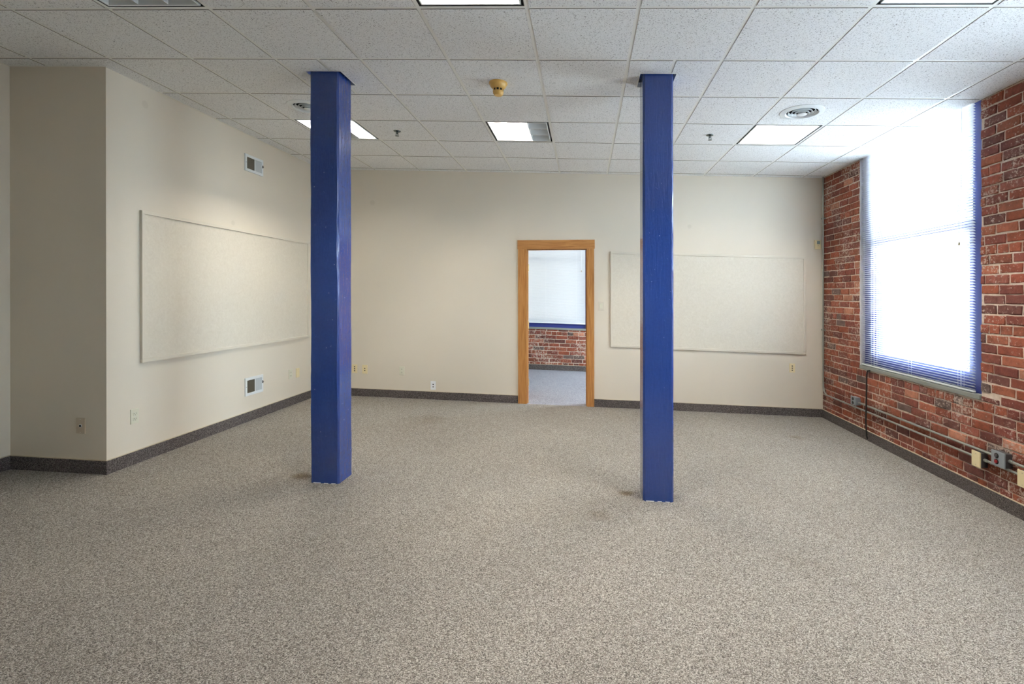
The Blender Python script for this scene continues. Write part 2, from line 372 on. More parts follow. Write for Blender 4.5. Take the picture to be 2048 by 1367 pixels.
ZS, ZT = .775, 3.42
YE0, YE1 = YN - .1, YF + .35
mb = MB()
ys = sorted([y for w in WIN.values() for y in w])
cuts = [YE0] + ys + [YE1]
for i in range(0, len(cuts), 2): mb.box(XR + .009, XR + .38, cuts[i], cuts[i + 1], 0, 3.6, 1)
for (a, b_) in WIN.values():
    mb.box(XR + .009, XR + .38, a, b_, 0, ZS, 1); mb.box(XR + .009, XR + .38, a, b_, ZT, 3.6, 1)
brick_skin(mb, -3.3, YB, 3.05, [(a, b_, ZS, ZT) for a, b_ in WIN.values()], MR, 11)
brick_skin(mb, YB + .12, YF, 3.05, [(a, b_, ZS, ZT) for a, b_ in WIN.values()], MR, 12)
brick_skin(mb, YN, -3.3, 3.05, [(a, b_, ZS, ZT) for a, b_ in WIN.values()], MR, 14)
struct(mb.build('wall_right', [m_brick, m_mortar], colors=True))
F0, F1 = -1.95, -.235            # window in the far wall of the next room
mb = MB()
mb.box(XN - .12, F0, YF + .009, YF + .36, 0, 3.6, 1); mb.box(F1, XR + .01, YF + .009, YF + .36, 0, 3.6, 1)
mb.box(F0, F1, YF + .009, YF + .36, 0, .79, 1); mb.box(F0, F1, YF + .009, YF + .36, ZT, 3.6, 1)
brick_skin(mb, XN, XR, 3.05, [(F0, F1, .79, ZT)], lambda u, z, d: (u, YF + d, z), 23)
struct(mb.build('wall_next_room_far', [m_brick, m_mortar], colors=True))
# unseen block added outside to keep daylight off the far window
mb = MB(); mb.box(XN - 3, XR + 1.0, YF + 1.6, YF + 2.2, -6, 9); mb.box(XN - 3, XR + 1.0, YF + .4, YF + 1.6, -6.2, -6); struct(mb.build('added_daylight_block', plain('daylight_block_grey', srgb(150, 140, 130), .9)))

# building slab above the suspended ceiling
mb = MB(); mb.box(XLL - .3, XR + .5, YN - .3, YF + .5, 3.6, 3.75); struct(mb.build('ceiling_slab', m_plenum))

# ---------------------------------------------------------------- suspended ceiling
LIGHTS = {(-5, 3): (1, 0, 1), (-2, 3): (1, 1, 0), (2, 3): (1, 1, 1), (-5, -1): (0, 0, 0), (-2, -1): (1, 1, 1), (2, -1): (1, 1, 1),
          (-2, -5): (0, 0, 0), (2, -5): (1, 1, 1)}  # out of view behind the camera; right one lit to brighten the foreground floor
HOLES = [(-2.330, -2.062, .800, 1.046), (.098, .352, .812, 1.046)]   # cut-outs round the timber posts
DIFF = [(-4.5 * T + .035, 2.5 * T - .01), (2.5 * T - .025, 2.5 * T - .005)]
CUTS = HOLES + [(x - .112, x + .112, y - .112, y + .112) for x, y in DIFF]      # plus the duct openings
def rsub(r, h):
    x0, x1, y0, y1 = r; a0, a1, b0, b1 = h
    if a0 >= x1 or a1 <= x0 or b0 >= y1 or b1 <= y0: return [r]
    out = []
    if a0 > x0: out.append((x0, a0, y0, y1))
    if a1 < x1: out.append((a1, x1, y0, y1))
    m0, m1 = max(x0, a0), min(x1, a1)
    if b0 > y0: out.append((m0, m1, y0, b0))
    if b1 < y1: out.append((m0, m1, b1, y1))
    return out
grid = MB(); tiles = MB()
def quadz(mb, x0, x1, y0, y1, z, mi=0): mb.add([(x0, y0, z), (x0, y1, z), (x1, y1, z), (x1, y0, z)], [(0, 1, 2, 3)], mi)
hw = .012; DR = .0032
def tile(r, ins):
    x0, x1, y0, y1 = r; a, b_, c, d = ins
    x0 += a; x1 -= b_; y0 += c; y1 -= d
    if x1 - x0 < .01 or y1 - y0 < .01: return
    bxs = [(x0, x1, y0, y1)]
    for h_ in CUTS: bxs = [q for r_ in bxs for q in rsub(r_, h_)]
    for (p0, p1, q0, q1) in bxs:
        z1, z0 = H + .004, H - DR
        v = [(p0, q0, z0), (p1, q0, z0), (p1, q1, z0), (p0, q1, z0), (p0, q0, z1), (p1, q0, z1), (p1, q1, z1), (p0, q1, z1)]
        tiles.add(v, [(0, 1, 2, 3)], 0)
        sides = [((0, 1, 5, 4), q0 == y0), ((1, 2, 6, 5), p1 == x1), ((2, 3, 7, 6), q1 == y1), ((3, 0, 4, 7), p0 == x0)]
        tiles.add(v, [s_ for s_, on in sides if on], 1)
for c in range(-8, 5):
    for j in range(-11, 7):
        if (c, j) in LIGHTS:
            x0, x1, y0, y1 = c * T, (c + 1) * T, j * T, (j + 1) * T
            for (p0, p1, q0, q1) in [(x0, x1, y0, y0 + hw), (x0, x1, y1 - hw, y1), (x0, x0 + hw, y0 + hw, y1 - hw), (x1 - hw, x1, y0 + hw, y1 - hw)]:
                quadz(grid, max(p0, XLL), min(p1, XR), q0, q1, H)
            continue
        subs = [(c * T, (c + 1) * T, hw, hw)]
        if (c, j) == (-4, 1): subs = [(c * T, -3.5 * T, hw, hw), (-3.5 * T, (c + 1) * T, hw, hw)]
        if (c, j) == (0, 1): subs = [(0, .5 * T, hw, hw), (.5 * T, T, hw, hw)]
        for (X0, X1, ia, ib) in subs:
            Y0, Y1 = j * T, (j + 1) * T
            pieces = []
            # main part of the room
            a, b_ = max(X0, XL), min(X1, XR); y0, y1 = max(Y0, YN), min(Y1, YB)
            if b_ > a and y1 > y0:
                pieces.append((a, b_, y0, y1, (.02 if a > X0 and y0 >= YW else (0 if a > X0 else ia)), .02 if b_ < X1 else ib, .02 if y0 > Y0 else hw, .02 if y1 < Y1 else hw))
            a, b_ = max(X0, XLL), min(X1, XL); y0, y1 = max(Y0, YN), min(Y1, YW)
            if b_ > a and y1 > y0:
                pieces.append((a, b_, y0, y1, .02 if a > X0 else ia, 0 if b_ < X1 else ib, .02 if y0 > Y0 else hw, .02 if y1 < Y1 else hw))
            for (p0, p1, q0, q1, *ins) in pieces:
                rs = [(p0, p1, q0, q1)]
                for h_ in CUTS: rs = [q for r_ in rs for q in rsub(r_, h_)]
                for r_ in rs: quadz(grid, *r_, H)
                tile((p0, p1, q0, q1), ins)
for (a0, a1, b0, b1) in HOLES:            # thin angle trim round the post cut-outs
    for (p0, p1, q0, q1) in [(a0 - .006, a0 + .002, b0, b1), (a1 - .002, a1 + .006, b0, b1), (a0 - .006, a1 + .006, b0 - .006, b0 + .002), (a0 - .006, a1 + .006, b1 - .002, b1 + .006)]:
        grid.box(p0, p1, q0, q1, H - DR - .0016, H + .03)
# wall angle
for (p0, p1, q0, q1) in [(XL, XL + .02, YW, YB), (XL, XR, YB - .02, YB), (XR - .02, XR, YN, YB), (XLL, XL + .02, YW - .02, YW), (XLL, XLL + .02, YN, YW)]:
    grid.box(p0, p1, q0, q1, H - .0015, H + .0005)
ce = struct(tiles.build('ceiling', [m_tile, m_tedge]))
g_ = grid.build('ceiling_grid', m_tbar, parent=ce)
mb = MB(); mb.box(XN, XR, YB + .12, YF, H, H + .02); struct(mb.build('ceiling_next_room', m_tile))

# ---------------------------------------------------------------- recessed lights
LNAME = {(-5, 3): 'lit recessed ceiling light half hidden by the left blue post', (-2, 3): 'lit recessed ceiling light above the doorway, one row of cells dim',
         (2, 3): 'lit recessed ceiling light next to the round vent by the window', (-5, -1): 'unlit recessed ceiling light at the top left above the angled wall corner',
         (-2, -1): 'brightly lit recessed ceiling light cut by the top edge between the posts', (2, -1): 'lit recessed ceiling light cut by the top edge near the brick wall',
         (-2, -5): 'unlit recessed ceiling light behind the viewer in the middle', (2, -5): 'unseen recessed ceiling light behind the viewer, lit to brighten the foreground floor'}
def fixture(cell, lit):
    cx, cy = (cell[0] + .5) * T, (cell[1] + .5) * T; L0 = (cx, cy, H)
    root = empty('ceiling_light', L0); tag(root, LNAME[cell], 'ceiling light', 'recessed louvered ceiling lights')
    h = T / 2 - hw - .0005; z = H
    m = MB()      # housing: black outer tray, open below
    for (a, b_, c, d) in [(-h, -h + .006, -h, h), (h - .006, h, -h, h), (-h, h, -h, -h + .006), (-h, h, h - .006, h)]: m.box(cx + a, cx + b_, cy + c, cy + d, z + .001, z + .13)
    m.box(cx - h, cx + h, cy - h, cy + h, z + .125, z + .135)
    child(m, 'housing', m_black, root, L0)
    m = MB(); i = .275  # reflector inside
    for (a, b_, c, d) in [(-i, -i + .003, -i, i), (i - .003, i, -i, i), (-i, i, -i, -i + .003), (-i, i, i - .003, i)]: m.box(cx + a, cx + b_, cy + c, cy + d, z + .05, z + .118)
    m.box(cx - i, cx + i, cy - i, cy + i, z + .117, z + .120)
    child(m, 'reflector', m_hous, root, L0)
    m = MB(); o1, i1 = .277, .268
    for (a, b_, c, d) in [(-o1, -i1, -o1, o1), (i1, o1, -o1, o1), (-i1, i1, -o1, -i1), (-i1, i1, i1, o1)]: m.box(cx + a, cx + b_, cy + c, cy + d, z - .002, z + .05)
    child(m, 'trim_frame', m_whmetal, root, L0)
    m = MB()      # parabolic louver blades, wedge section, thick at the top
    def wedge(x0, x1, y0, y1, along):
        zb, zt = z + .002, z + (.116 if along == 'y' else .052); n = 4; vs = []; fs = []
        for k in range(n + 1):
            f = k / n; w = .0015 + (.006 if along == 'y' else .010) * f * f; zz = zb + (zt - zb) * f
            if along == 'y': vs += [(x0 - w, y0, zz), (x0 + w, y0, zz), (x0 + w, y1, zz), (x0 - w, y1, zz)]
            else: vs += [(x0, y0 - w, zz), (x1, y0 - w, zz), (x1, y0 + w, zz), (x0, y0 + w, zz)]
        for k in range(n):
            for q in range(4): fs.append((k * 4 + q, k * 4 + (q + 1) % 4, k * 4 + 4 + (q + 1) % 4, k * 4 + 4 + q))
        fs += [(0, 1, 2, 3), (4 * n, 4 * n + 1, 4 * n + 2, 4 * n + 3)]
        m.add(vs, fs)
    for q in (-1, 1):
        wedge(cx + q * .0895, 0, cy - i1, cy + i1, 'y')
        wedge(cx - i1, cx + i1, cy + q * .0895, 0, 'x')
    child(m, 'louver', m_louv, root, L0)
    for q, on in zip((-1, 0, 1), lit):
        m = MB(); m.tube([(cx + q * .179, cy - .262, z + .092), (cx + q * .179, cy + .262, z + .092)], .0125, 10)
        child(m, 'lamp_tube', m_lamp if on else m_lampoff, root, L0, smooth=True)
for cell, lit in LIGHTS.items(): fixture(cell, lit)

# ---------------------------------------------------------------- ceiling fittings
def diffuser(x, y, label):
    L0 = (x, y, H); root = empty('round_air_vent', L0); tag(root, label, 'air vent', 'round ceiling air vents')
    z = H - DR
    m = MB(); m.lathe([(.172, 0), (.170, -.004), (.150, -.010), (.128, -.012), (.120, -.004), (.118, .03), (.124, .03), (.176, .002)], (x, y, z), 'z', 48, caps=False)
    child(m, 'flange', m_whmetal, root, L0, smooth=True)
    m = MB(); m.lathe([(.001, .060), (.117, .060), (.1175, .002)], (x, y, z), 'z', 48, caps=False)
    child(m, 'duct_throat', m_ductin, root, L0, smooth=True)
    for r, dz in ((.108, -.004), (.084, -.011), (.060, -.018)):
        m = MB(); m.lathe([(r, dz), (r - .002, dz - .001), (r - .010, dz + .016), (r - .008, dz + .017), (r, dz)], (x, y, z), 'z', 48, caps=False); child(m, 'cone_ring', m_whmetal, root, L0, smooth=True)
    m = MB(); m.lathe([(.001, -.027), (.030, -.026), (.038, -.022), (.026, -.004)], (x, y, z), 'z', 40); child(m, 'centre_cap', m_whmetal, root, L0, smooth=True)
diffuser(*DIFF[0], 'round grey air vent in the ceiling beside the left blue post')
diffuser(*DIFF[1], 'round white air vent in the ceiling near the window')
def sprinkler(x, y, label):
    L0 = (x, y, H); root = empty('sprinkler', L0); tag(root, label, 'sprinkler', 'ceiling fire sprinklers'); z = H - DR
    m = MB(); m.lathe([(.036, 0), (.034, -.004), (.020, -.010), (.014, -.010)], (x, y, z), 'z', 24); child(m, 'escutcheon', m_chrome, root, L0, smooth=True)
    m = MB(); m.lathe([(.010, -.009), (.010, -.022), (.006, -.026), (.006, -.034)], (x, y, z), 'z', 14)
    m.tube([(x - .011, y, z - .022), (x - .015, y, z - .034), (x - .004, y, z - .046)], .0022, 6); m.tube([(x + .011, y, z - .022), (x + .015, y, z - .034), (x + .004, y, z - .046)], .0022, 6)
    child(m, 'head_body', m_chrome, root, L0, smooth=True)
    m = MB(); m.lathe([(.019, -.047), (.019, -.049), (.003, -.050)], (x, y, z), 'z', 18); child(m, 'deflector', m_chrome, root, L0)
sprinkler(-2.15, 2.14, 'small chrome fire sprinkler in the ceiling right of the left blue post')
sprinkler(.905, 2.14, 'small chrome fire sprinkler in the ceiling right of the right blue post')
def detector(x, y):
    L0 = (x, y, H); root = empty('smoke_detector', L0); tag(root, 'yellowed plastic smoke detector hanging from the ceiling tile', 'smoke detector'); z = H - DR
    m = MB(); m.lathe([(.068, 0), (.069, -.010), (.064, -.014), (.061, -.018), (.060, -.026), (.052, -.036), (.042, -.044), (.036, -.046)], (x, y, z), 'z', 40); child(m, 'base', m_yellow, root, L0, smooth=True)
    m = MB(); m.lathe([(.034, -.040), (.034, -.066)], (x, y, z), 'z', 32); child(m, 'sensing_chamber', m_dark, root, L0, smooth=True)
    m = MB()
    for k in range(9):
        a = 2 * math.pi * (k + .32) / 9; M = Matrix.Translation((x, y, z - .054)) @ Matrix.Rotation(a, 4, 'Z')
        m.box(.0345, .0395, -.0035, .0035, -.011, .011, M=M)
    child(m, 'slot_rib', m_yellow, root, L0)
    m = MB(); m.lathe([(.034, -.0635), (.0395, -.0635), (.0405, -.070), (.0375, -.083), (.029, -.094), (.020, -.0965), (.001, -.0965)], (x, y, z), 'z', 36); child(m, 'cap', m_yellow, root, L0, smooth=True)
detector(-.938, .985)

# ---------------------------------------------------------------- blue timber posts
def post(x0, x1, y0, y1, label, cut):
    L0 = ((x0 + x1) / 2, (y0 + y1) / 2, 0); rnd = random.Random(int(x0 * 100)); m = MB()
    n = 60; ring = 8; vs = []; fs = []
    zt = H + .30
    w = [0.0] * 8
    for k in range(n + 1):
        z = zt * k / n
        c = [q + .0020 * math.sin(z * 7 + i * 2) + rnd.uniform(-.0012, .0012) for i, q in enumerate(cut)]
        pts = [(x0 + c[0], y0), (x1 - c[1], y0), (x1, y0 + c[1]), (x1, y1 - c[2]), (x1 - c[2], y1), (x0 + c[3], y1), (x0, y1 - c[3]), (x0, y0 + c[0])]
        for i, (px, py) in enumerate(pts):
            w[i] = w[i] * .8 + rnd.uniform(-.0006, .0006)
            vs.append((px + w[i], py + w[(i + 3) % 8], z))
    for k in range(n):
        for i in range(8): fs.append((k * 8 + i, k * 8 + (i + 1) % 8, k * 8 + 8 + (i + 1) % 8, k * 8 + 8 + i))
    fs += [tuple(range(8)), tuple(n * 8 + i for i in range(8))]
    m.add(vs, fs); o = m.build('support_post', m_blue, L0); tag(o, label, 'post', 'blue painted timber posts')
    # child: the ragged white edge of old paint at the foot
    for (a, b_) in ((.02, .075), (.10, .13), (.155, .185)):
        m = MB(); m.box(x0 + a, min(x0 + b_, x1 - .01), y0 - .0042, y0 + .001, .0, .004)
        m.build('chipped_paint', m_white, L0, o)['label'] = 'bare white paint chip at the foot'
post(-2.297, -2.087, .815, 1.026, 'left glossy blue timber post with a dark front face', [.003, .011, .012, .004])
post(.1175, .3305, .828, 1.030, 'right glossy blue timber post standing nearer the window', [.014, .012, .010, .012])

# ---------------------------------------------------------------- baseboards of dark carpet
def base(name, x0, x1, y0, y1, side):
    m = MB(); m.box(x0, x1, y0, y1, 0, .100)
    o = struct(m.build(name, m_cbase)); m = MB()
    m.box(x0 - (.001 if side in 'xX' else 0), x1 + (.001 if side in 'xX' else 0), y0 - (.001 if side in 'yY' else 0), y1 + (.001 if side in 'yY' else 0), .100, .1045)
    m.build('edge_bead', m_bead, parent=o)
base('baseboard_left', XL, XL + .010, YW + .0, YB, 'x')
base('baseboard_left_return', XLL, XL + .010, YW - .010, YW, 'y')
base('baseboard_left_near', XLL, XLL + .010, YN, YW - .010, 'x')
base('baseboard_back', XL, -1.158, YB - .010, YB, 'y')
base('baseboard_back_right', -.168, XR, YB - .010, YB, 'y')
base('baseboard_right', XR - .012, XR + .004, YN, YB - .010, 'x')
base('baseboard_next_room', XN, XR, YF - .012, YF + .004, 'y')

# ---------------------------------------------------------------- doorway (its head is level although the floor is not)
L0 = (-.66, YB, 0)
dr = empty('trim_1', L0); struct(dr)
zl = lambda x, z: z + S * x      # level height -> room height
m = MB(); yf = YB - .019
def levelbox(m, x0, x1, y0, y1, z0, z1, mi=0, floor=False):
    v = []
    for z in (0, 1):
        for (x, y) in ((x0, y0), (x1, y0), (x1, y1), (x0, y1)):
            v.append((x, y, (0 if floor and z == 0 else zl(x, z0 if z == 0 else z1))))
    m.add(v, [(0, 1, 2, 3), (4, 5, 6, 7), (0, 1, 5, 4), (1, 2, 6, 5), (2, 3, 7, 6), (3, 0, 4, 7)], mi)
levelbox(m, -1.163, -.160, yf - .004, YB, 2.048, 2.164); child(m, 'head_casing', m_oakh, dr, L0)
for a, b_ in ((-1.157, -1.045), (-.262, -.169)):
    m = MB(); levelbox(m, a, b_, yf, YB, 0, 2.048, floor=True); child(m, 'side_casing', m_oakv, dr, L0)
    m = MB(); levelbox(m, a, b_, YB + .12, YB + .139, 0, 2.048, floor=True); child(m, 'side_casing', m_oakv, dr, L0)
m = MB(); levelbox(m, -1.062, -1.040, YB - .001, YB + .121, 0, 2.060, floor=True); child(m, 'jamb', m_oakv, dr, L0)
m = MB(); levelbox(m, -.266, -.244, YB - .001, YB + .121, 0, 2.060, floor=True); child(m, 'jamb', m_oakv, dr, L0)
m = MB(); levelbox(m, -1.040, -.266, YB - .001, YB + .121, 2.043, 2.066); child(m, 'head_jamb', m_oakh, dr, L0)
m = MB(); levelbox(m, -1.040, -1.030, YB + .03, YB + .078, 0, 2.043, floor=True); levelbox(m, -.276, -.266, YB + .03, YB + .078, 0, 2.043, floor=True); levelbox(m, -1.03, -.276, YB + .03, YB + .078, 2.037, 2.043)
child(m, 'door_stop', m_oakv, dr, L0)
# door leaf, swung back into the next room
px, py = -1.036, YB + .128; ang = math.radians(106)
L1 = (px, py, 0); d1 = empty('door_1', L1); struct(d1)
M = Matrix.Translation((px, py, 0)) @ Matrix.Rotation(ang, 4, 'Z')
m = MB(); m.box(0, .76, 0, .035, .012, 2.01, bev=.002, M=M); child(m, 'door_leaf', m_oakv, d1, L1)
for z in (.26, 1.02, 1.78):
    m = MB(); m.tube([(px + .001, py - .004, z - .045), (px + .001, py - .004, z + .045)], .006, 10); m.box(px - .001, px + .0005, py - .040, py - .004, z - .045, z + .045); child(m, 'hinge', m_brass, d1, L1, smooth=False)
m = MB(); m.lathe([(.012, 0), (.012, .03), (.028, .04), (.028, .06), (.010, .066)], (0, 0, 0), 'y', 20); m.v = [tuple(M @ Vector((p[0] + .70, p[1] + .035, p[2] + .95))) for p in m.v]; child(m, 'door_knob', m_brass, d1, L1, smooth=True)

# ---------------------------------------------------------------- windows and blinds
def window(name, mp, u0, u1, zs, loc, fixed=(.14, .14), full=True):
    root = empty(name, loc); struct(root)
    def bx(m, a, b_, z0, z1, d0, d1, bev=0):
        p, q = mp(a, z0, d0), mp(b_, z1, d1); m.box(p[0], q[0], p[1], q[1], p[2], q[2], bev=bev)
    f0, f1 = fixed; zb = zs + .025; zm = 2.10; zt = ZT - .02
    m = MB(); bx(m, u0 + .002, u0 + f0, zb, zt, .045, .16, .003); bx(m, u1 - f1, u1 - .002, zb, zt, .045, .16, .003); bx(m, u0 + f0, u1 - f1, zt - .1, zt, .045, .16); bx(m, u0 + .001, u1 - .001, zs + .001, zb + .035, .042, .20, .003)
    child(m, 'window_frame', m_bluewin, root, loc)
    a, b_ = u0 + f0, u1 - f1; st = .06
    for (z0, z1, d0, nm) in ((zb + .035, zm + .03, .065, 'lower_sash'), (zm - .01, zt - .1, .105, 'upper_sash')):
        m = MB(); d1 = d0 + .038
        bot = .09 if nm == 'lower_sash' else .06; top = .07
        bx(m, a, a + st, z0, z1, d0, d1, .002); bx(m, b_ - st, b_, z0, z1, d0, d1, .002); bx(m, a + st, b_ - st, z0, z0 + bot, d0, d1, .002); bx(m, a + st, b_ - st, z1 - top, z1, d0, d1, .002)
        s_ = child(m, nm, m_bluewin, root, loc)
        m = MB(); bx(m, a + st, b_ - st, z0 + bot, z1 - top, d0 + .018, d0 + .021); child(m, 'glass_pane', m_glass, s_, loc)
    m = MB(); bx(m, u0 - .004, u1 + .008, zs - .034, zs + .004, -.009, .20, .006); child(m, 'window_sill', m_conc, root, loc)
    m = MB(); rnd = random.Random(5)    # ragged plaster patching along the reveals
    for uu, sg in ((u1, -1),):
        z = zs
        while z < 3.02:
            z2 = min(z + rnd.uniform(.03, .07), 3.03); e = rnd.uniform(0, .010)
            bx(m, uu - sg * e, uu + sg * .0015, z, z2, -.004 + rnd.uniform(-.002, .002), .20); z = z2
    child(m, 'reveal_plaster', m_plaster, root, loc)
    return root
def tag_s(o): return o
window('window_1', MR, 1.248, 2.905, ZS, (XR, 2.08, ZS), (.14, .15))
window('window_3', MR, *WIN[3], ZS, (XR, -1.2, ZS))
window('window_added_daylight', MR, *WIN[5], ZS, (XR, 5.2, ZS))  # unseen window, added and widened to light the next room
window('window_2', lambda u, z, d: (u, YF + d, z), F0, F1, .80, ((F0 + F1) / 2, YF, .80), (.10, .10))

def blind(mp, u0, u1, zb, ztop, tilt, loc, label, cords, d=.013, lift=None, wand=None, tass=None):
    root = empty('window_blind', loc); tag(root, label, 'blind')
    pitch = .0216; wd = .025; m = MB(); z = zb + .022; rnd = random.Random(3)
    ct, stn = math.cos(tilt), math.sin(tilt)
    while z < ztop - .03:
        vs = []; fs = []; n = 4; jj = rnd.uniform(-.02, .02)
        c2, s2 = math.cos(tilt + jj), math.sin(tilt + jj)
        for k in range(n + 1):
            f = k / n - .5; cam = .0022 * (1 - 4 * f * f)
            # f=-.5 room side edge (raised), f=+.5 outer edge
            dd = d + wd * f * c2 + cam * s2; zz = z - wd * f * s2 + cam * c2
            vs += [mp(u0, zz, dd), mp(u1, zz, dd)]
        for k in range(n): fs.append((2 * k, 2 * k + 1, 2 * k + 3, 2 * k + 2))
        m.add(vs, fs); z += pitch
    child(m, 'slats', m_slat, root, loc, smooth=True)
    def bx(m, a, b_, z0, z1, d0, d1, bev=0):
        p, q = mp(a, z0, d0), mp(b_, z1, d1); m.box(p[0], q[0], p[1], q[1], p[2], q[2], bev=bev)
    m = MB(); bx(m, u0, u1, zb, zb + .013, d - .0125, d + .0125, .003); child(m, 'bottom_rail', m_whmetal, root, loc)
    m = MB(); bx(m, u0, u1, ztop - .028, ztop, d - .0135, d + .0135, .002); child(m, 'head_rail', m_whmetal, root, loc)
    for u in cords:
        m = MB(); bx(m, u - .0009, u + .0009, zb + .01, ztop - .02, d - .0145, d - .0130); bx(m, u - .0009, u + .0009, zb + .01, ztop - .02, d + .0130, d + .0145); child(m, 'ladder_cord', m_white, root, loc)
    if tass:
        u, z0 = tass; m = MB(); m.tube([mp(u, ztop - .02, d - .022), mp(u, z0, d - .022)], .0013, 6); m.tube([mp(u + .012, ztop - .02, d - .022), mp(u + .003, z0, d - .022)], .0013, 6)
        c_ = child(m, 'lift_cord', m_white, root, loc)
        m = MB(); m.lathe([(.003, 0), (.009, -.030), (.008, -.034), (.001, -.035)], mp(u, z0, d - .022), 'z', 12); child(m, 'tassel', m_taupe, c_, loc, smooth=True)
    if wand:
        u, z0 = wand; m = MB(); m.tube([mp(u, ztop - .02, d - .026), mp(u, z0, d - .030)], .0022, 6); child(m, 'tilt_wand', m_slat, root, loc)
    return root
blind(MR, 1.325, 2.886, .785, 3.36, math.radians(28), (XR, 2.1, .785), 'long white slatted blind hanging open in the brick wall window',
      [1.450, 1.477, 2.097, 2.645, 2.699], tass=(1.452, 1.965), wand=(1.417, 2.35))
blind(MR, WIN[3][0] + .075, WIN[3][1] - .025, .785, 3.36, math.radians(24), (XR, -.6, .785), 'unseen white slatted blind added to dim the window beside the viewer',
      [-1.25, -.62, 0.0], wand=(-1.30, 2.35))  # out of view, added to cut the daylight coming in beside the camera
blind(lambda u, z, d: (u, YF + d, z), -1.90, -.275, .885, 3.36, math.radians(60), (-1.1, YF, .885), 'closed white slatted blind in the room beyond the doorway',
      [-1.75, -1.02, -.442], tass=(-.347, 1.91), wand=(-1.6, 2.2))

# ---------------------------------------------------------------- framed boards
def board(name, P, u0, u1, z0, z1, label):
    # P(u, z, out) -> room
    loc = P((u0 + u1) / 2, z0, 0); root = empty(name, loc); tag(root, label, 'board', 'cream framed wall boards')
    def bx(m, a, b_, c, d, o0, o1, bev=0):
        p, q = P(a, c, o0), P(b_, d, o1); m.box(p[0], q[0], p[1], q[1], p[2], q[2], bev=bev)
    m = MB(); bx(m, u0 + .01, u1 - .01, z0 + .01, z1 - .01, 0, .012); child(m, 'panel', m_board, root, loc)
    w = .028
    for (a, b_, c, d) in ((u0, u1, z1 - w, z1), (u0, u1, z0, z0 + w), (u0, u0 + w, z0 + w, z1 - w), (u1 - w, u1, z0 + w, z1 - w)):
        m = MB(); bx(m, a, b_, c, d, 0, .022, .003); child(m, 'frame_strip', m_bframe, root, loc)
PL = lambda u, z, o: (XL + o, u, z)
PB = lambda u, z, o: (u, YB - o, z)
PF = lambda u, z, o: (u, YW - o, z)
PR = lambda u, z, o: (XR - o, -u, z)
board('tack_board', PL, 1.033, 3.467, .787, 2.000, 'long cream framed board on the left wall')
board('tack_board', PB, .042, 2.488, .782, 2.013, 'long cream framed board on the back wall behind the right post')

# ---------------------------------------------------------------- wall plates
def plate(name, P, u, z, label, mat_, kind, cat, w=.070, h=.114, grp=None):
    loc = P(u, z, 0); root = empty(name, loc); tag(root, label, cat, grp)
    def bx(m, a, b_, c, d, o0, o1, bev=0):
        p, q = P(a, c, o0), P(b_, d, o1); m.box(p[0], q[0], p[1], q[1], p[2], q[2], bev=bev)
    def disc(m, du, dz, r, o0, o1, n=20):
        ax = 'x' if abs(P(0, 0, 1)[0] - P(0, 0, 0)[0]) > .5 else 'y'
        c = P(u + du, z + dz, o0); c2 = P(u + du, z + dz, o1); sg = (c2[0] - c[0]) if ax == 'x' else (c2[1] - c[1])
        m.lathe([(r, 0), (r, abs(o1 - o0))], c, ax, n, sgn=1 if sg > 0 else -1)
    m = MB(); bx(m, u - w / 2, u + w / 2, z - h / 2, z + h / 2, -.003, .006, .002); child(m, 'cover_plate', mat_, root, loc)
    if kind == 'duplex':
        for s_ in (-1, 1):
            m = MB(); zc = z + s_ * .0195; bx(m, u - .0165, u + .0165, zc - .0135, zc + .0135, .004, .0085, .004); r_ = child(m, 'receptacle', mat_, root, loc)
            m = MB(); bx(m, u - .0085, u - .0055, zc - .002, zc + .008, .008, .0089); bx(m, u + .0055, u + .0085, zc - .002, zc + .008, .008, .0089); disc(m, 0, s_ * .0195 - .008, .0028, .008, .0089, 10)
            child(m, 'socket_slots', m_dark, r_, loc)
        m = MB(); disc(m, 0, 0, .003, .005, .0072, 12); child(m, 'screw', m_whmetal, root, loc)
    if kind.startswith('jack'):
        n = int(kind[4]); zs_ = {1: [0], 2: [.014, -.014], 3: [.026, 0, -.026]}[n]
        if kind.endswith('w'): zs_ = [.014, -.018]
        for q in zs_:
            m = MB()
            if n == 1: disc(m, 0, q, .012, .005, .008); jk = child(m, 'jack_collar', m_whmetal, root, loc); m = MB(); disc(m, 0, q, .008, .007, .0095); child(m, 'jack_opening', m_dark, jk, loc)
            else: bx(m, u - .0075, u + .0075, z + q - .0065, z + q + .0065, .005, .0075, .001); child(m, 'jack', m_dark, root, loc)
        for q in (-1, 1):
            m = MB(); disc(m, 0, q * .048, .0028, .005, .0070, 10); child(m, 'screw', m_whmetal, root, loc)
    if kind == 'blank':
        for q in (-1, 1):
            m = MB(); disc(m, 0, q * .044, .003, .005, .0070, 10); child(m, 'screw', m_taupe, root, loc)
    if kind == 'switch':
        m = MB(); bx(m, u - .0175, u + .0175, z - .034, z + .034, .004, .010, .002); child(m, 'rocker', m_almond, root, loc)
plate('wall_outlet', PL, .982, .374, 'pale almond double outlet on the left wall near the corner', m_almond, 'duplex', 'outlet')
plate('wall_outlet', PL, 3.084, .377, 'pale almond double outlet left of a blank ivory plate on the left wall', m_almond, 'duplex', 'outlet')
plate('cover_plate', PL, 3.235, .370, 'blank ivory cover plate on the left wall by the left blue post', m_ivory, 'blank', 'wall plate')
plate('cable_plate', PF, -4.021, .350, 'taupe cable plate with one round hole on the shaded wall at left', m_taupe, 'jack1', 'wall plate')
plate('data_plate', PB, -3.352, .360, 'ivory data plate with three dark jacks touching the left post edge', m_ivory, 'jack3', 'wall plate')
plate('data_plate', PB, -3.212, .357, 'ivory data plate with two jacks low on the back wall', m_ivory, 'jack2', 'wall plate')
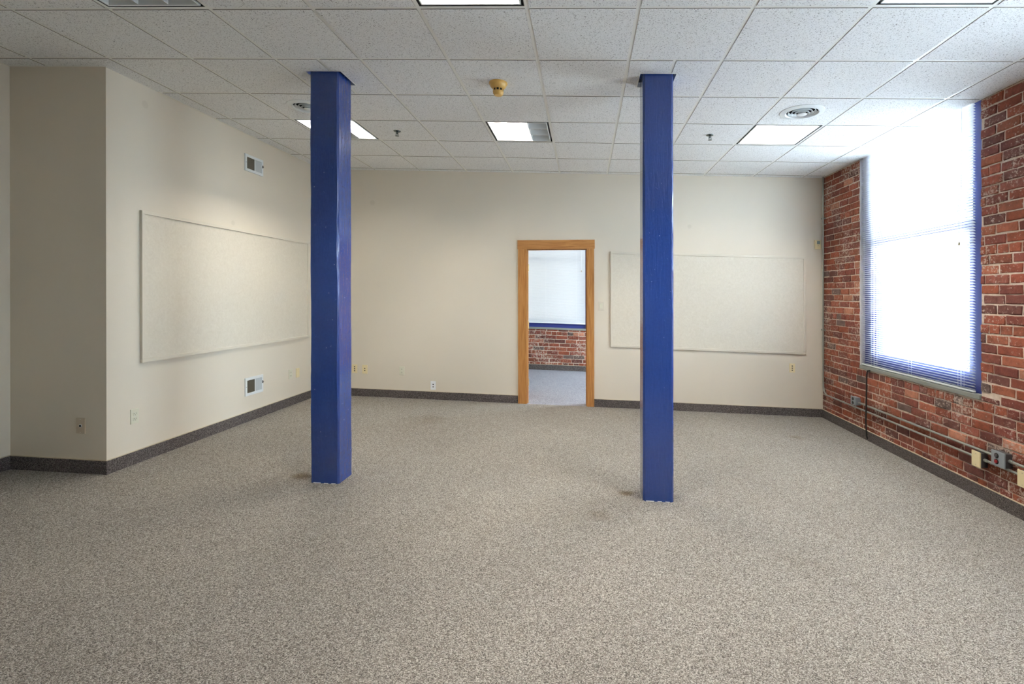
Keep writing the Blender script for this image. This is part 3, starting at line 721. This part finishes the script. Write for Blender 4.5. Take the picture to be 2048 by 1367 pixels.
plate('wall_outlet', PB, -2.709, .360, 'pale almond double outlet low on the back wall between post and door', m_almond, 'duplex', 'outlet')
plate('data_plate', PB, -2.287, .183, 'bright white data plate just above the back wall baseboard', m_white, 'jack2w', 'wall plate')
plate('data_plate', PB, 2.325, .603, 'ivory data plate under the right end of the back wall board', m_ivory, 'jack3', 'wall plate')
plate('light_switch', PB, -.078, 1.305, 'wall coloured light switch between door frame and cream board', m_bframe, 'switch', 'light switch')
# thermostat
loc = PB(2.634, 2.168, 0); th = empty('thermostat', loc); tag(th, 'ivory thermostat with a small grey display by the brick wall', 'thermostat')
m = MB(); m.box(2.602, 2.670, YB - .006, YB + .003, 2.112, 2.226, bev=.002); child(m, 'backplate', m_ivory, th, loc)
m = MB(); m.box(2.598, 2.668, YB - .030, YB - .006, 2.110, 2.222, bev=.004); child(m, 'body', m_ivory, th, loc)
m = MB(); m.box(2.618, 2.656, YB - .0315, YB - .029, 2.172, 2.212, bev=.001); child(m, 'display', m_lcd, th, loc)
m = MB(); m.box(2.628, 2.640, YB - .0325, YB - .029, 2.152, 2.160, bev=.001); child(m, 'button', m_taupe, th, loc)

# wall registers
def register(u0, u1, z0, z1, label):
    loc = PL((u0 + u1) / 2, z0, 0); root = empty('wall_register', loc); tag(root, label, 'air vent', 'white wall air registers')
    def bx(m, a, b_, c, d, o0, o1, bev=0, mi=0):
        p, q = PL(a, c, o0), PL(b_, d, o1); m.box(p[0], q[0], p[1], q[1], p[2], q[2], bev=bev, mi=mi)
    w = .028; md = u0 + .155
    m = MB()
    for (a, b_, c, d) in ((u0, u1, z1 - w, z1), (u0, u1, z0, z0 + w), (u0, u0 + w, z0 + w, z1 - w), (u1 - w, u1, z0 + w, z1 - w), (md - .006, md + .006, z0 + w, z1 - w)): bx(m, a, b_, c, d, .0, .012, .0015)
    child(m, 'frame', m_whmetal, root, loc)
    m = MB(); bx(m, u0 + w, md - .006, z0 + w, z1 - w, .0005, .0015); child(m, 'opening', m_ductin, root, loc)
    m = MB(); n = 16
    for k in range(n):
        uu = u0 + w + (md - .006 - u0 - w) * (k + .5) / n
        M = Matrix.Translation(PL(uu, (z0 + z1) / 2, .006)) @ Matrix.Rotation(math.radians(40), 4, 'Z'); m.box(-.0045, .0045, -.0006, .0006, -(z1 - z0) / 2 + w, (z1 - z0) / 2 - w, M=M)
    child(m, 'fins', m_grille, root, loc)
    m = MB(); bx(m, md + .006, u1 - w, z0 + w, z1 - w, .001, .0055); n = 9
    for k in range(n):
        uu = md + .006 + (u1 - w - md - .006) * (k + .5) / n; bx(m, uu - .0007, uu + .0007, z0 + w + .002, z1 - w - .002, .005, .0060)
    child(m, 'damper_panel', m_damper, root, loc)
    m = MB(); zc = z0 + (z1 - z0) * .58; bx(m, u1 - .018, u1 - .012, zc - .014, zc + .014, .011, .020, .001); bx(m, u1 - .022, u1 - .008, zc - .003, zc + .003, .016, .026, .001); child(m, 'lever', m_steel, root, loc)
    m = MB(); m.lathe([(.003, 0), (.003, .002)], PL(u0 + .014, (z0 + z1) / 2, .012), 'x', 10); child(m, 'screw', m_steel, root, loc)
register(2.268, 2.562, 2.624, 2.800, 'white air register high on the left wall')
register(2.266, 2.556, .270, .458, 'white air register low on the left wall under the cream board')

# ---------------------------------------------------------------- conduits and boxes on the brick
def bez(p, c, q, n=10): return [tuple((1 - t) ** 2 * a + 2 * t * (1 - t) * b_ + t * t * d for a, b_, d in zip(p, c, q)) for t in [k / n for k in range(n + 1)]]
XC = XR - .020; ZL, ZU = .306, .366
def conduit(pts, label, ends=()):
    m = MB(); m.tube(pts, .0092, 14); o = m.build('conduit', m_emt, pts[0], smooth=True); tag(o, label, 'conduit', 'thin metal conduits on the brick wall')
    for (p, ax) in ends:
        k = MB(); q = Vector(p); d = Vector((0, .016, 0)) if ax == 'y' else Vector((0, 0, .016)); k.tube([q - d, q + d], .0125, 14)
        k.build('coupling', m_emt, pts[0], o, smooth=True)
    return o
yc = 3.715
conduit([(XC, yc, H + .05), (XC, yc, ZL + .12)] + bez((XC, yc, ZL + .12), (XC, yc, ZL), (XC, yc - .12, ZL)) + [(XC, 2.2, ZL), (XC, 1.262, ZL)],
        'metal conduit from ceiling corner down and along to the first ivory box', [((XC, 1.285, ZL), 'y'), ((XC, 1.72, ZL), 'y'), ((XC, 3.22, ZL), 'y')])
conduit([(XC, 1.18, ZL), (XC, .858, ZL)], 'short lower conduit between the two ivory boxes', [((XC, 1.165, ZL), 'y'), ((XC, .874, ZL), 'y')])
conduit([(XC, 2.902, ZU), (XC, 2.0, ZU), (XC, 1.079, ZU + .004)], 'upper metal conduit between the small grey outlet box and grey switch box', [((XC, 2.885, ZU), 'y'), ((XC, 1.095, ZU + .004), 'y')])
conduit([(XC, .960, ZU + .004), (XC, -.2, ZU + .004)], 'upper metal conduit leaving the grey switch box toward the viewer', [((XC, .945, ZU + .004), 'y')])
conduit([(XC, .778, ZL), (XC, -.2, ZL)], 'lower metal conduit leaving the cut off ivory box toward the viewer', [((XC, .765, ZL), 'y')])
def strap(y, z, label):
    m = MB(); m.box(XR - .0315, XR + .002, y - .016, y + .034, z - .009, z + .009, bev=.002); o = m.build('conduit_strap', m_emt, (XR, y, z)); tag(o, label, 'strap', 'conduit straps')
strap(yc, 2.49, 'upper metal strap holding the corner conduit to the brick')
strap(yc, 1.10, 'lower metal strap holding the corner conduit to the brick')
def ebox(name, y0, y1, z0, z1, d, label, cat, cover, body, kind):
    loc = (XR, (y0 + y1) / 2, z0); root = empty(name, loc); tag(root, label, cat)
    m = MB(); m.box(XR - d + .008, XR + .004, y0 + .004, y1 - .004, z0 + .004, z1 - .004, bev=.003); child(m, 'box_body', body, root, loc)
    m = MB(); m.box(XR - d, XR - d + .009, y0, y1, z0, z1, bev=.004 if kind != 'blank' else .002); child(m, 'cover', cover, root, loc)
    yc_, zc = (y0 + y1) / 2, (z0 + z1) / 2
    if kind == 'outlet':
        for s_ in (-1, 1):
            m = MB(); m.lathe([(.0165, 0), (.0155, .003)], (XR - d, yc_ + .005, zc + s_ * .021), 'x', 20, sgn=-1); child(m, 'receptacle', m_dark, root, loc)
    if kind == 'switch':
        for s_, mt, nm in ((1, m_dark, 'black_button'), (-1, m_red, 'red_button')):
            c = (XR - d, yc_ + .010, zc + s_ * .021)
            m = MB(); m.lathe([(.0185, 0), (.0185, .0025), (.015, .003)], c, 'x', 24, sgn=-1); r_ = child(m, 'button_well', m_dark, root, loc)
            m = MB(); m.lathe([(.0125, .002), (.0125, .008), (.010, .0095)], c, 'x', 20, sgn=-1); child(m, nm, mt if s_ < 0 else m_steel, r_, loc)
    if kind == 'blank':
        for s_ in (-1, 1):
            m = MB(); m.lathe([(.003, 0), (.003, .0015)], (XR - d, yc_, zc + s_ * .040), 'x', 10, sgn=-1); child(m, 'screw', m_taupe, root, loc)
ebox('outlet_box', 2.902, 3.010, .332, .424, .052, 'small grey outlet box with two dark sockets near the back corner', 'electrical box', m_greybox, m_greybox, 'outlet')
ebox('junction_box', 1.180, 1.262, .244, .360, .055, 'ivory covered junction box left of the grey switch box', 'electrical box', m_ivory, m_steel, 'blank')
ebox('switch_box', .960, 1.078, .312, .421, .055, 'grey metal switch box with a black and a red button', 'electrical box', m_greybox, m_steel, 'switch')
ebox('junction_box', .778, .857, .240, .352, .055, 'ivory covered junction box cut off by the right edge', 'electrical box', m_ivory, m_steel, 'blank')
# black cord from the sill to the baseboard
XK = XR - .042
m = MB(); m.tube([(XR - .012, 2.700, .748), (XK + .006, 2.705, .742), (XK, 2.708, .70), (XK, 2.715, .45), (XK, 2.725, .20), (XK + .012, 2.735, .06), (XR - .02, 2.738, .022)], .0075, 10)
o = m.build('power_cord', m_cord, (XR, 2.72, .02), smooth=True); tag(o, 'black cord hanging straight down the brick from the window sill', 'cord')
m = MB(); m.box(XR - .020, XR + .003, 2.72, 2.765, .725, .742, bev=.003); m.build('cord_bracket', m_emt, (XR, 2.72, .02), o)

# ---------------------------------------------------------------- light
w = bpy.data.worlds.new('overcast_sky'); sc.world = w; w.use_nodes = True; nt = w.node_tree
bg = nt.nodes['Background']; bg.inputs[1].default_value = 16.0
tc = N(nt, 'ShaderNodeTexCoord'); sx = N(nt, 'ShaderNodeSeparateXYZ'); nt.links.new(tc.outputs['Generated'], sx.inputs[0])
mr = N(nt, 'ShaderNodeMapRange'); mr.inputs[1].default_value = -.03; mr.inputs[2].default_value = .03; nt.links.new(sx.outputs[2], mr.inputs[0])
mw = N(nt, 'ShaderNodeMix', data_type='RGBA'); nt.links.new(mr.outputs[0], mw.inputs[0])
mw.inputs[6].default_value = (.25, .28, .30, 1)          # pale ground below the horizon
mw.inputs[7].default_value = (.80, .91, 1.0, 1)          # overcast sky above it
nt.links.new(mw.outputs[2], bg.inputs[0])
def portal(loc, rot, sx, sy):
    l = bpy.data.lights.new('window_portal', 'AREA'); l.shape = 'RECTANGLE'; l.size = sx; l.size_y = sy; l.cycles.is_portal = True
    o = bpy.data.objects.new('window_portal', l); o.location = loc; o.rotation_euler = rot; COL.objects.link(o)
for (a, b_) in WIN.values(): portal(W((XR + .40, (a + b_) / 2, (ZS + ZT) / 2)), (0, math.radians(90), 0), ZT - ZS, b_ - a)
portal(W(((F0 + F1) / 2, YF + .38, (ZS + ZT) / 2)), (math.radians(-90), 0, 0), F1 - F0, ZT - ZS)

# ---------------------------------------------------------------- camera
cam = bpy.data.cameras.new('camera'); co = bpy.data.objects.new('camera', cam); COL.objects.link(co)
cam.sensor_fit = 'HORIZONTAL'; cam.sensor_width = 36; cam.lens = 1006.23 / 2048 * 36
cam.shift_x = -(1105.97 - 1024) / 2048; cam.shift_y = (590.96 - 683.5) / 2048
yaw, pitch, roll = .06191, .0008, -.00116
cy_, sy_, cp, sp, cr, sr = math.cos(yaw), math.sin(yaw), math.cos(pitch), math.sin(pitch), math.cos(roll), math.sin(roll)
B = Matrix(((1, 0, 0), (0, 0, -1), (0, 1, 0))); Ry = Matrix(((cy_, sy_, 0), (-sy_, cy_, 0), (0, 0, 1)))
Rp = Matrix(((1, 0, 0), (0, cp, -sp), (0, sp, cp))); Rr = Matrix(((cr, -sr, 0), (sr, cr, 0), (0, 0, 1)))
R = Rr @ Rp @ B @ Ry                                  # world -> (right, down, forward)
Rb = Matrix((R[0], -R[1], -R[2])).transposed()        # Blender camera axes in the world
co.matrix_world = Matrix.Translation((-.29676, -2.75464, H - 1.56293)) @ Rb.to_4x4()
sc.camera = co

vs = sc.view_settings; vs.view_transform = 'Standard'; vs.look = 'None'; vs.gamma = 1; vs.exposure = 1.36
sc.display_settings.display_device = 'sRGB'
cy = sc.cycles; cy.use_denoising = True
try: cy.denoiser = 'OPENIMAGEDENOISE'; cy.denoising_input_passes = 'RGB_ALBEDO_NORMAL'; cy.denoising_prefilter = 'ACCURATE'
except Exception: pass
cy.max_bounces = 12; cy.diffuse_bounces = 6; cy.glossy_bounces = 4; cy.transparent_max_bounces = 16; cy.sample_clamp_indirect = 6; cy.caustics_reflective = False; cy.caustics_refractive = False
